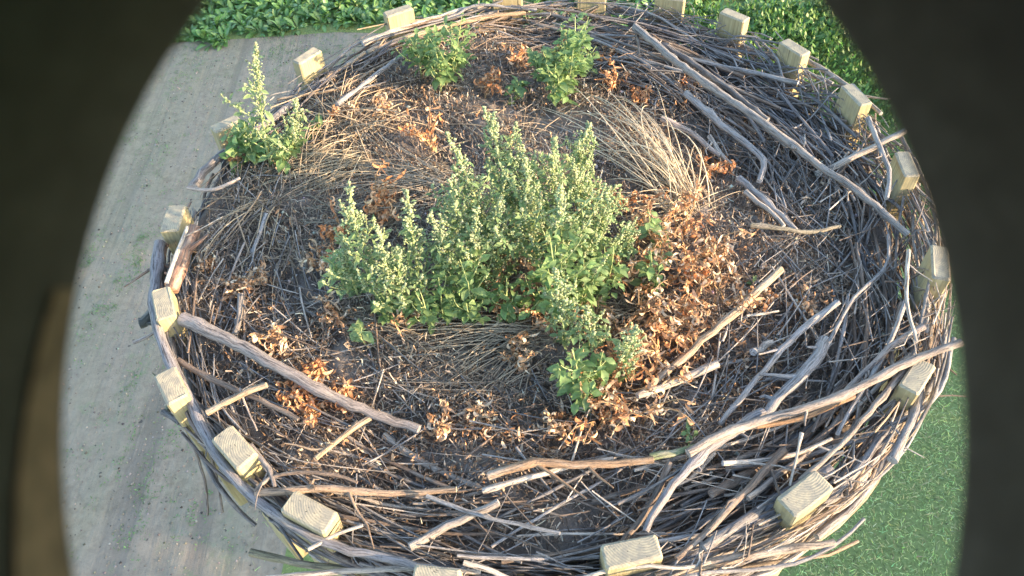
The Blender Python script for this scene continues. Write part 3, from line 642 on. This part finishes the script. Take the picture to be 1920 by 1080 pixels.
px = [(380, 495), (440, 545), (470, 520), (500, 545), (540, 430), (620, 590), (820, 800), (870, 780), (910, 820), (860, 850), (940, 860), (990, 800), (1010, 830), (760, 880), (700, 850), (1060, 780), (1330, 600), (1360, 660), (1420, 560), (1480, 560), (1500, 530), (1540, 560),
      (1450, 470), (1380, 520), (1300, 700), (1330, 740), (1400, 640), (1540, 345), (1240, 210), (1300, 170), (950, 210), (880, 190), (780, 160), (640, 220), (1380, 440), (1250, 800), (1150, 830), (560, 880), (640, 700), (480, 660), (420, 690), (1460, 830), (500, 700), (1180, 60), (760, 190), (1400, 700)]
P = cluster(px, 42, 42); n = len(P); mb = MB()
mb.blades(P, flat(n, .5), rng.standard_normal((n, 3)), rng.uniform(.012, .042, n), rng.uniform(.002, .008, n), rng.normal(0, 4.2, n), n=6, prof='leaf', fold=.5, mid=False, twist=rng.normal(0, 2, n), col=BC[rng.choice(5, n)]*rng.uniform(.5, 1.15, (n, 1)))
tag(mb.build('withered_leaf_litter', M_dry), 'curled orange-brown dead leaves lying in patches on the nest earth', 'dead leaves', kind='stuff')

# ------------------------------------------------------------------ green weeds
LEAFC = (.155, .25, .09); MEAL = (.37, .46, .26)
def qbez(a, b, c, t): return a*(1-t)**2+b*2*t*(1-t)+c*t*t
def weed(label, bpx, tpx, kind, cat='weed', dens=1., pale=0., spread=1., group='green weeds growing in the nest', lsz=1.):
    b = onfloor(*bpx); t = tip3d(b, *tpx)
    if t.z < b.z+.03: t = Vector((b.x, b.y, b.z+.05))
    H = (t-b).length; B = np.array(b); T = np.array(t); Mid = (B+T)/2+np.array([(T[0]-B[0])*-.25, (T[1]-B[1])*-.25, 0])+rng.normal(0, .022, 3)
    root = empty('weed', b); tag(root, label, cat, group)
    stems = MB(); fol = MB(); seeds = MB(); br = []
    ts = np.linspace(0, 1, 10); P = np.array([qbez(B, Mid, T, x) for x in ts])
    stems.tube(P, .0045*(1-.75*ts)*(H/.3)**.4, 6, (.34, .40, .17)); br.append((P, 1.0, 0))
    nb = int(H*42*dens)+2
    for i in range(nb):
        x = .08+.66*i/nb; p = qbez(B, Mid, T, x); a = i*2.4+rng.normal(0, .5); l = (.10+.46*(1-x))*H*rng.uniform(.45, 1.25)*spread
        w_ = rng.uniform(.35, .75); e = p+np.array([math.cos(a)*l*w_, math.sin(a)*l*w_, l*rng.uniform(.7, 1.0)]); mdp = (p+e)/2+np.array([math.cos(a), math.sin(a), -.3])*l*.18
        tt = np.linspace(0, 1, 6); Q = np.array([qbez(p, mdp, e, y) for y in tt]); stems.tube(Q, .0022*(1-.6*tt), 4, (.32, .38, .17)); br.append((Q, l/H, 1))
    ups = np.array([0, 0, 1.])
    for Q, rel, lev in br:
        L = np.linalg.norm(np.diff(Q, axis=0), axis=1).sum()
        nl = max(3, int(L/(.0105 if kind == 'L' else .0115)*(1.25 if lev else .75)))
        x = rng.uniform(.12 if lev == 0 else .2, .93 if kind == 'S' else 1., nl)
        idx = x*(len(Q)-1); i0 = np.minimum(idx.astype(int), len(Q)-2); fr = (idx-i0)[:, None]; pos = Q[i0]*(1-fr)+Q[i0+1]*fr
        az = rng.uniform(0, 2*math.pi, nl); el = rng.normal(.35, .3, nl)
        d = np.c_[np.cos(az)*np.cos(el), np.sin(az)*np.cos(el), np.sin(el)]
        big = (1.25-.85*x) if lev == 0 else (.95-.5*x)
        LL = (.040 if kind == 'L' else .029)*lsz*big*rng.uniform(.35, 1.45, nl)
        wf = .55 if kind == 'L' else .42
        hgt = np.clip((pos[:, 2]-B[2])/max(.05, H), 0, 1)[:, None]
        c = jit(LEAFC, nl, .28)*(1-.55*hgt)+jit(MEAL if kind == 'S' else (.20, .35, .12), nl, .15)*(.55*hgt); c = c*(1-pale)+jit(MEAL, nl, .12)*pale
        fol.blades(pos+d*.006, d, -ups+.3*rng.standard_normal((nl, 3)), LL, LL*wf*rng.uniform(.8, 1.2, nl), rng.uniform(.1, 1.3, nl), n=4, prof='rhomb', fold=rng.uniform(.15, .45), col=c, tipc=c*1.1, midc=(.2, .3, .12), twist=rng.normal(0, .5, nl))
        if kind == 'S':                                 # mealy seed spikes on the upper part of every branch
            lo = .38 if lev == 0 else .3; k = int(L/(.0022 if lev == 0 else .0036)); x = rng.uniform(lo, 1.03, k)
            idx = np.clip(x, 0, .999)*(len(Q)-1); i0 = np.minimum(idx.astype(int), len(Q)-2); fr = (idx-i0)[:, None]; pos = Q[i0]*(1-fr)+Q[i0+1]*fr
            wid = (.016 if lev == 0 else .008)*(1.08-x)/(1-lo)
            # short side spikelets on the leader
            pos = pos+rng.standard_normal((k, 3))*wid[:, None]*.75+np.array([0, 0, .004])
            seeds.blobs(pos, rng.uniform(.0018, .0042, k), jit((.41, .49, .28), k, .16))
            if lev == 0:
                for s_ in range(int(H*70)):
                    xx = rng.uniform(.42, .97); p = qbez(B, Mid, T, xx); a = rng.uniform(0, 6.28); l = (.012+.085*(1-xx))*rng.uniform(.6, 1.2)
                    kk = 9; f_ = np.linspace(.1, 1, kk)[:, None]; dv = np.array([math.cos(a)*.6, math.sin(a)*.6, 1.0])*l
                    seeds.blobs(p+f_*dv+rng.normal(0, .0016, (kk, 3)), rng.uniform(.0018, .004, kk), jit((.43, .51, .30), kk, .14))
    org = tuple(b)
    stems.build('stem', M_stem, root, origin=org); fol.build('foliage', M_leaf, root, origin=org)
    if seeds.n: seeds.build('seed_head', M_leaf, root, origin=org)
    return root
WD = [
 ('tall pale weed with a long upright seed spike rising over the left rim', (508,312), (480,84), 'S', dict(dens=.42, pale=.4, spread=.62, lsz=1.3)),
 ('short weed with a seed spike just right of the tall one at the left rim', (535,305), (556,188), 'S', dict(dens=.8)),
 ('bushy green weed spreading right from the base of the tall one at the left rim', (530,298), (568,232), 'L', dict(dens=1.6, lsz=1.2, spread=1.5)),
 ('leafy weed crowding the base of the tall one, before the half hidden stake', (480,300), (458,228), 'L', dict(dens=1.6, lsz=1.3, spread=1.4)),
 ('leafy weed at the left front of the far middle clump', (1030,170), (1015,96), 'L', dict(dens=1.6, lsz=1.2, spread=1.3)),
 ('broad leafy weed filling the back of the far left clump', (815,130), (828,58), 'L', dict(dens=1.6, lsz=1.2, spread=1.4)),
 ('low leafy weed at the foot of the tall one, on the left rim', (450,325), (440,290), 'L', dict(dens=1.2, lsz=1.1)),
 ('low dark leafy weed between the left rim and the big straw tuft', (590,262), (598,212), 'L', {}),
 ('leftmost pale mealy weed of the central thicket, highest of its left part', (712,568), (655,345), 'S', dict(pale=.3, dens=.9, spread=.6)),
 ('mealy weed with a pointed spike, second from the left in the thicket', (795,562), (764,360), 'S', dict(pale=.25, spread=.6, dens=.9)),
 ('bushy pale weed filling the front of the thicket\'s left part', (735,585), (708,425), 'S', dict(pale=.3, spread=.8)),
 ('weed with several small spikes between the left part and the middle of the thicket', (850,568), (806,405), 'S', dict(pale=.15, spread=.7)),
 ('yellowish low weed at the left foot of the thicket', (655,560), (605,480), 'L', dict(pale=.35)),
 ('arching mealy weed at the far left back of the thicket', (930,500), (838,252), 'S', dict(spread=.7)),
 ('weed with the highest broad seed spike at the back of the thicket', (965,450), (908,204), 'S', dict(pale=.2, spread=.6)),
 ('weed spike just right of the highest broad spike at the back', (990,455), (968,232), 'S', dict(spread=.6)),
 ('slim pointed weed in the middle back of the thicket', (1040,480), (1038,262), 'S', dict(spread=.7)),
 ('full green weed at the right back of the thicket', (1095,400), (1106,236), 'S', dict(dens=1.2, spread=.9)),
 ('small twin-spiked weed in the middle of the thicket', (905,560), (896,392), 'S', dict(spread=.7)),
 ('weed with a bare topped pale spike in the middle of the thicket', (945,540), (938,374), 'S', dict(pale=.2, spread=.7)),
 ('dense weed column right of the middle of the thicket', (1060,570), (1052,352), 'S', dict(dens=1.2)),
 ('leaning weed at the middle of the thicket, behind the brown curled clump', (1010,520), (985,300), 'S', dict(dens=1.1)),
 ('weed at the right flank of the thicket beside the straw', (1125,520), (1142,352), 'S', dict(dens=.9)),
 ('leafy weed low at the right front of the thicket', (1120,560), (1150,462), 'L', dict(pale=.1)),
 ('leafy weed in the front centre of the thicket', (880,610), (862,486), 'L', dict(pale=.15)),
 ('broad-leaved weed in the front of the thicket left of the brown clump', (960,600), (950,520), 'L', {}),
 ('grey mealy spike rising in front of the thicket below its centre', (1050,650), (1040,505), 'S', dict(pale=.35, spread=.7)),
 ('leafy sprig below the grey mealy spike', (1095,660), (1100,575), 'S', dict(pale=.2)),
 ('small mealy spike at the right of the lowest leafy weed', (1165,720), (1192,612), 'S', dict(pale=.25, spread=.6)),
 ('bright bushy leafy weed at the lower tip of the thicket', (1080,745), (1072,655), 'L', dict(dens=1.5)),
 ('leafy weed right beside the bright bushy one at the lower tip', (1120,735), (1130,660), 'L', dict(dens=1.1)),
 ('thin green sprig among the brown withered weeds on the right', (1215,545), (1220,470), 'L', {}),
 ('upper green sprig among the brown withered weeds on the right', (1225,470), (1215,392), 'L', dict(pale=.1)),
 ('leafy weed at the left of the far left clump', (790,150), (765,66), 'L', dict(dens=1.4, lsz=1.2, spread=1.3)),
 ('tallest leafy weed of the far left clump', (835,165), (866,30), 'L', dict(dens=1.2)),
 ('leafy weed in the front of the far left clump', (826,172), (815,92), 'L', dict(dens=1.3)),
 ('leafy weed at the right of the far left clump', (865,140), (890,76), 'L', {}),
 ('tallest bright weed of the far middle clump', (1065,170), (1102,38), 'L', dict(dens=1.7, pale=.05, lsz=1.2, spread=1.2)),
 ('bright weed in the front of the far middle clump', (1045,200), (1042,118), 'L', dict(dens=1.7, lsz=1.2, spread=1.3)),
 ('bright leafy weed at the right of the far middle clump', (1090,150), (1118,86), 'L', dict(dens=1.2)),
 ('small rosette weed just left of the far middle clump', (975,190), (972,156), 'L', dict(dens=2, lsz=1.3)),
 ('pale low sprig alone in the earth left below the thicket', (695,655), (694,622), 'L', dict(pale=.4)),
 ('tiny green seedling near the mossy stub', (1285,830), (1284,812), 'L', dict(lsz=.6)),
 ('tiny green seedling on bare earth at the right', (1412,532), (1412,516), 'L', dict(lsz=.5)),
 ('leafy weed low between the left and middle parts of the thicket', (790,610), (785,540), 'L', dict(pale=.1)),
 ('leafy weed filling the middle of the thicket behind the brown curled clump', (1000,450), (1000,370), 'L', dict(dens=1.3)),
 ('shaded leafy weed in the left middle of the thicket', (900,470), (892,380), 'L', dict(dens=1.3)),
 ('leafy weed in the right middle of the thicket', (1080,500), (1090,410), 'L', dict(dens=1.2)),
 ('leafy weed in the thicket just below its right back', (1040,600), (1030,440), 'L', dict(dens=1.)),
 ('pale mealy weed low between the two left spikes', (760,590), (748,470), 'S', dict(pale=.3, dens=1.1)),
 ('mealy weed at the left edge of the thicket\'s left part', (675,560), (640,440), 'S', dict(pale=.3, dens=.8, spread=.7)),
 ('spiky weed in the thicket between the left part and the arching one', (870,520), (850,330), 'S', dict(pale=.15)),
 ('dense mealy weed left of the twin-spiked one', (900,520), (872,420), 'S', dict(pale=.15)),
 ('leafy weed behind the dense weed column', (1100,470), (1075,310), 'S', dict(dens=1.2)),
 ('short mealy weed at the right flank of the thicket, above its leafy front', (1150,500), (1165,420), 'S', dict(pale=.1)),
 ('leafy weed in front of the dense weed column', (1090,590), (1098,500), 'L', dict(dens=1.2)),
 ('leafy weed at the left front corner of the thicket\'s middle', (830,600), (822,520), 'L', dict(dens=1.2)),
 ('leafy weed in the lower left front of the thicket', (715,600), (700,545), 'L', dict(pale=.1)),
]
for lab, b, t, k, kw in WD: weed(lab, b, t, k, **kw)

# ------------------------------------------------------------------ withered brown weeds
def dead(label, bpx, h, col=0, k=1., group='brown withered weeds in the nest'):
    b = onfloor(*bpx); B = np.array(b); root = empty('withered_weed', b); tag(root, label, 'dead weed', group); st = MB(); fo = MB()
    for s_ in range(int(3+3*k)):
        a = rng.uniform(0, 6.28); L = h*rng.uniform(.6, 1.1); tp = B+np.array([math.cos(a)*L*.35, math.sin(a)*L*.35, L])
        e = tp+np.array([math.cos(a)*L*.35, math.sin(a)*L*.35, -L*.3]); tt = np.linspace(0, 1, 8)
        Q = np.array([qbez(B+rng.normal(0, .01, 3)*[1, 1, 0], tp, e, x) for x in tt]); st.tube(Q, .0018*(1-.5*tt), 4, (.40, .26, .13))
        n = int(13*k); i = rng.uniform(.25, 1, n)*7; i0 = np.minimum(i.astype(int), 6); fr = (i-i0)[:, None]; pos = Q[i0]*(1-fr)+Q[i0+1]*fr
        c = np.clip(BC[rng.choice(5, n)]*rng.uniform(.65, 1.4, (n, 1)), 0, .8)
        if col: c = c*np.array([1.05, .84, .68])
        d = rng.standard_normal((n, 3)); d[:, 2] = -np.abs(d[:, 2])
        fo.blades(pos, d, rng.standard_normal((n, 3)), rng.uniform(.018, .045, n), rng.uniform(.003, .0095, n), rng.normal(0, 4.2, n), n=6, prof='leaf', fold=.6, mid=False, twist=rng.normal(0, 2.2, n), col=c)
    st.build('stem', M_straw, root, origin=tuple(b)); fo.build('foliage', M_dry, root, origin=tuple(b)); return root
DD = [((695,400),.12,'reddish withered plume standing behind the left part of the thicket'), ((640,440),.08,'withered clump left of the leftmost mealy weed'), ((725,415),.07,'small withered clump between the two left spikes'),
 ((812,288),.12,'withered clump standing alone at the left back of the thicket'), ((1157,172),.10,'bright orange withered clump right of the far middle weeds'), ((910,180),.07,'small withered clump between the two far green clumps'),
 ((1200,198),.05,'low withered tuft below the bright orange one at the far side'), ((1290,168),.04,'flat withered tuft at the inner edge of the upper right tangle'), ((1332,328),.07,'withered tuft on bare earth right of the straw arch'),
 ((1168,388),.09,'orange withered clump between the thicket and the straw arch'), ((975,130),.08,'withered clump in the gap between the far green clumps, near the rim'), ((1060,110),.06,'withered tuft behind the far middle weeds'), ((1130,120),.06,'withered tuft at the right back of the far middle weeds'),
 ((905,505),.10,'brown tuft deep in the thicket left of the brown curled clump'), ((1000,560),.10,'brown tuft in the thicket right below the brown curled clump'), ((1110,610),.09,'brown tuft at the right foot of the thicket, above the bright bushy weed'), ((770,600),.07,'brown tuft at the front foot of the thicket\'s left part'), ((1060,460),.13,'dry brown stems showing through the right middle of the thicket'),
 ((970,505),.14,'brown curled clump in the middle of the green thicket'), ((935,580),.09,'brown curled clump low in the front of the thicket'), ((1020,610),.07,'brown tuft beside the grey mealy spike'),
 ((455,300),.05,'orange tuft at the foot of the tall seeding weed'), ((388,500),.04,'tan tuft near the short thick log'), ((450,552),.05,'left one of two tan curled tufts above the big pale log'), ((485,535),.05,'right one of two tan curled tufts above the big pale log'),
 ((520,650),.06,'curled tuft just above the middle of the big pale log'), ((560,745),.06,'left reddish sprawling weed below the big pale log'), ((600,775),.06,'lowest reddish sprawling weed below the big pale log'), ((640,765),.05,'right reddish sprawling weed below the big pale log'),
 ((585,725),.05,'upper reddish sprawling weed over the big pale log'), ((965,690),.07,'curled tuft left of the bright bushy weed'), ((840,800),.05,'tan tuft lying left in the lower middle'), ((900,800),.05,'tan tuft lying right in the lower middle'), ((1050,800),.05,'tan tuft just below the bright bushy weed'),
 ((1420,570),.04,'small tuft below the tip of the long tan knotty stick'), ((1500,575),.05,'small tuft on shaded earth at the right'), ((610,500),.06,'pale tan tuft left of the thicket foot'), ((650,220),.05,'tan tuft behind the big left straw tuft'), ((720,210),.05,'tan tuft right behind the big left straw tuft'),
 ((630,600),.05,'tuft below the yellowish weed at the thicket foot'), ((1125,395),.06,'brown tuft at the right flank of the thicket')]
for p, h, lab in DD: dead(lab, p, h*1.2, col=1 if 'red' in lab or 'orange' in lab else 0)
belt = [(1195,450),(1230,430),(1265,455),(1300,430),(1200,500),(1245,500),(1290,490),(1330,480),(1195,560),(1240,555),(1280,545),(1325,540),(1350,570),(1215,600),(1260,600),(1300,600),(1180,640),(1225,650),(1270,645),(1150,690),(1200,695),(1245,690),(1290,670),(1140,745),(1180,750),(1225,730),(1120,795),(1150,785),(1190,780),(1170,620),(1350,500),(1130,640)]
for u, v in belt:
    row = ['top', 'upper', 'middle', 'lower', 'lowest'][min(4, int((v-425)/75))]; q = u-(1190 if v < 620 else 1140)
    side = "on the brown belt's inner edge" if q < 32 else ('in mid brown belt' if q < 78 else "on the brown belt's outer edge")
    for adj, hh in (('medium', .12), ('tall', .165), ('low', .075), ('sprawling', .10)):
        lab = '%s %s withered weed %s, in its %s row' % (adj, 'reddish' if v % 2 else 'orange-brown', side, row)
        if lab not in USED: break
    USED.add(lab)
    dead(lab, (u+random.gauss(0, 6), v+random.gauss(0, 6)), hh, col=v % 2, k=.85, group='withered weeds in the belt right of the thicket')

# ------------------------------------------------------------------ straw tufts
def straw(label, root_px, tips, n, wob=22, arch=.05, col=(.46, .37, .23), rootw=10, w=.00145, head=True, k0=.55):
    b = onfloor(*root_px); mb = MB()
    for i in range(n):
        r = onfloor(root_px[0]+random.gauss(0, rootw), root_px[1]+random.gauss(0, rootw*.7), .005); t = random.choice(tips); k = random.uniform(k0, 1.05)
        u = root_px[0]+(t[0]-root_px[0])*k+random.gauss(0, wob*1.6); v = root_px[1]+(t[1]-root_px[1])*k+random.gauss(0, wob*1.6)
        e = onfloor(u, v, random.uniform(.0, .02)); L = (e-r).length; mid = (r+e)/2+Vector((random.gauss(0, .11)*L, random.gauss(0, .11)*L, arch*random.uniform(.2, 1.2)*min(1, L/.3)*2))
        m2 = r*.1+e*.9
        tt = np.linspace(0, 1, 10); A, B_, C_ = np.array(r), np.array(mid), np.array(e)
        Q = np.array([qbez(A, B_, C_, x) for x in tt]); c = np.array(col)*random.uniform(.6, 1.35)+.02
        mb.tube(Q, w*random.uniform(.7, 1.4)*(1-.4*tt), 4, c, rough=.15)
    return tag(mb.build('straw_tuft', M_straw, origin=tuple(b)), label, 'dry grass', 'tufts of dry grass in the nest')
straw('golden straw arching in a fan right of the green thicket', (1290,385), [(1090,165),(1120,180),(1010,212),(1140,200),(1180,215),(1200,260),(1150,250),(1230,230),(1260,300),(1070,250)], 80, arch=.10, col=(.60,.50,.34), rootw=22, k0=.72, w=.0017)
straw('golden straw spreading left from the foot of the arch', (1270,395), [(1130,450),(1120,420),(1150,400),(1180,470),(1370,380),(1340,350)], 60, arch=.05, col=(.58,.48,.32), rootw=22)
straw('large tangled straw tuft between the left rim and the thicket', (645,240), [(560,300),(600,320),(700,200),(740,190),(580,190),(760,230),(620,180),(700,290),(540,260)], 190, arch=.06, col=(.40,.31,.20), rootw=26)
straw('straw lying flat and long below the large tangled tuft', (690,300), [(440,360),(480,340),(520,310),(540,350),(460,380),(600,330)], 90, arch=.03, col=(.36,.31,.21), rootw=24)
straw('matted straw lying level behind the left part of the thicket', (840,345), [(640,300),(650,330),(680,360),(700,300),(660,380),(600,360)], 120, arch=.03, col=(.36,.31,.23), rootw=28)
straw('thin grey-green straw around the left mealy weeds', (720,420), [(560,400),(580,440),(640,480),(600,500),(820,400),(850,330)], 90, arch=.03, col=(.30,.27,.19), rootw=34)
straw('small radiating straw tuft near the left rim', (505,380), [(380,470),(395,430),(400,380),(460,470),(420,500)], 30, arch=.05, col=(.42,.33,.21), rootw=12)
straw('small spiky straw tuft left of the thicket foot', (548,478), [(490,500),(500,450),(600,440),(570,520),(530,540),(620,480),(520,430)], 50, arch=.03, col=(.38,.30,.20), rootw=16)
straw('long flattened straw sweeping below the green thicket', (1020,615), [(700,610),(720,650),(640,600),(760,690),(800,710),(850,720),(880,690),(900,650)], 110, arch=.025, col=(.37,.31,.22), rootw=30)
straw('flattened straw at the lower left of the thicket', (640,600), [(900,640),(850,600),(780,620),(760,570),(560,620)], 60, arch=.03, col=(.36,.30,.21), rootw=24)
straw('straw lying in front of the brown curled clump low in the thicket', (930,720), [(760,740),(800,700),(1040,650),(1060,610),(700,700)], 60, arch=.02, col=(.38,.30,.21), rootw=26)
straw('pale straw under the grey mealy spike', (1180,590), [(1060,570),(1040,600),(1000,640),(1120,520),(960,660)], 45, arch=.03, col=(.40,.33,.22), rootw=22)
straw('bleached grey straw tuft near the slender grey stick at the right', (1335,760), [(1310,700),(1360,700),(1370,730),(1300,790),(1340,690)], 40, arch=.02, col=(.36,.34,.31), rootw=8)
straw('scattered thin straw in the far middle of the nest', (960,250), [(820,240),(900,220),(1040,240),(1080,300),(1000,300),(840,190)], 40, arch=.04, col=(.44,.34,.22), rootw=40)
straw('thin dark rootlets at the bottom of the nest', (700,990), [(600,950),(640,1010),(800,1010),(880,960),(760,940)], 60, arch=.02, col=(.15,.12,.10), rootw=40)

# ------------------------------------------------------------------ camera housing around the lens (real hood, 10 cm wide)
d0 = .062; cx, cy = (963-960)/F*d0, -(830-540)/F*d0; rx, ry = 850/F*d0, 1123/F*d0
housing = empty('camera_housing', tuple(CAM)); housing.matrix_world = cam.matrix_world.copy()
tag(housing, 'dark round weather housing of the camera, its opening framing the view', 'camera housing')
def hood(name, a0, a1, stations, mt, closed):
    n = 128 if closed else 48; v = []; 
    for (k, dep) in stations:
        for j in range(n):
            a = a0+(a1-a0)*j/(n if closed else n-1); v.append((cx+rx*k*math.cos(a), cy+ry*k*math.sin(a), -dep))
    f = [(i*n+j, i*n+(j+1) % n, (i+1)*n+(j+1) % n, (i+1)*n+j) for i in range(len(stations)-1) for j in range(n if closed else n-1)]
    me = bpy.data.meshes.new(name); me.from_pydata(v, [], f); me.materials.append(mt)
    for p in me.polygons: p.use_smooth = True
    o = bpy.data.objects.new(name, me); COL.objects.link(o); o.parent = housing; return o
hood('hood', 0, 2*math.pi, [(.02, -.03), (1.02, -.03), (1.03, .03), (1.0, d0), (1.01, d0+.001), (1.09, d0), (1.11, 0), (1.11, -.034), (.02, -.034)], M_hood, True)
v = []; n = 60                                        # warm light on the lower left wall painted as a tan strip, wider downwards
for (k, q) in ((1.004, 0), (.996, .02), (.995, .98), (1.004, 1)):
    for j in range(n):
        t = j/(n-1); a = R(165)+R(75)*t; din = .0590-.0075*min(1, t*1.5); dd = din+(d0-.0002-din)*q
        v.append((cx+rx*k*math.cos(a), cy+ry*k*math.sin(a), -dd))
me = bpy.data.meshes.new('painted_sun_patch'); me.from_pydata(v, [], [(i*n+j, i*n+j+1, (i+1)*n+j+1, (i+1)*n+j) for i in range(3) for j in range(n-1)]); me.materials.append(M_sun_patch)
o = bpy.data.objects.new('painted_sun_patch', me); COL.objects.link(o); o.parent = housing
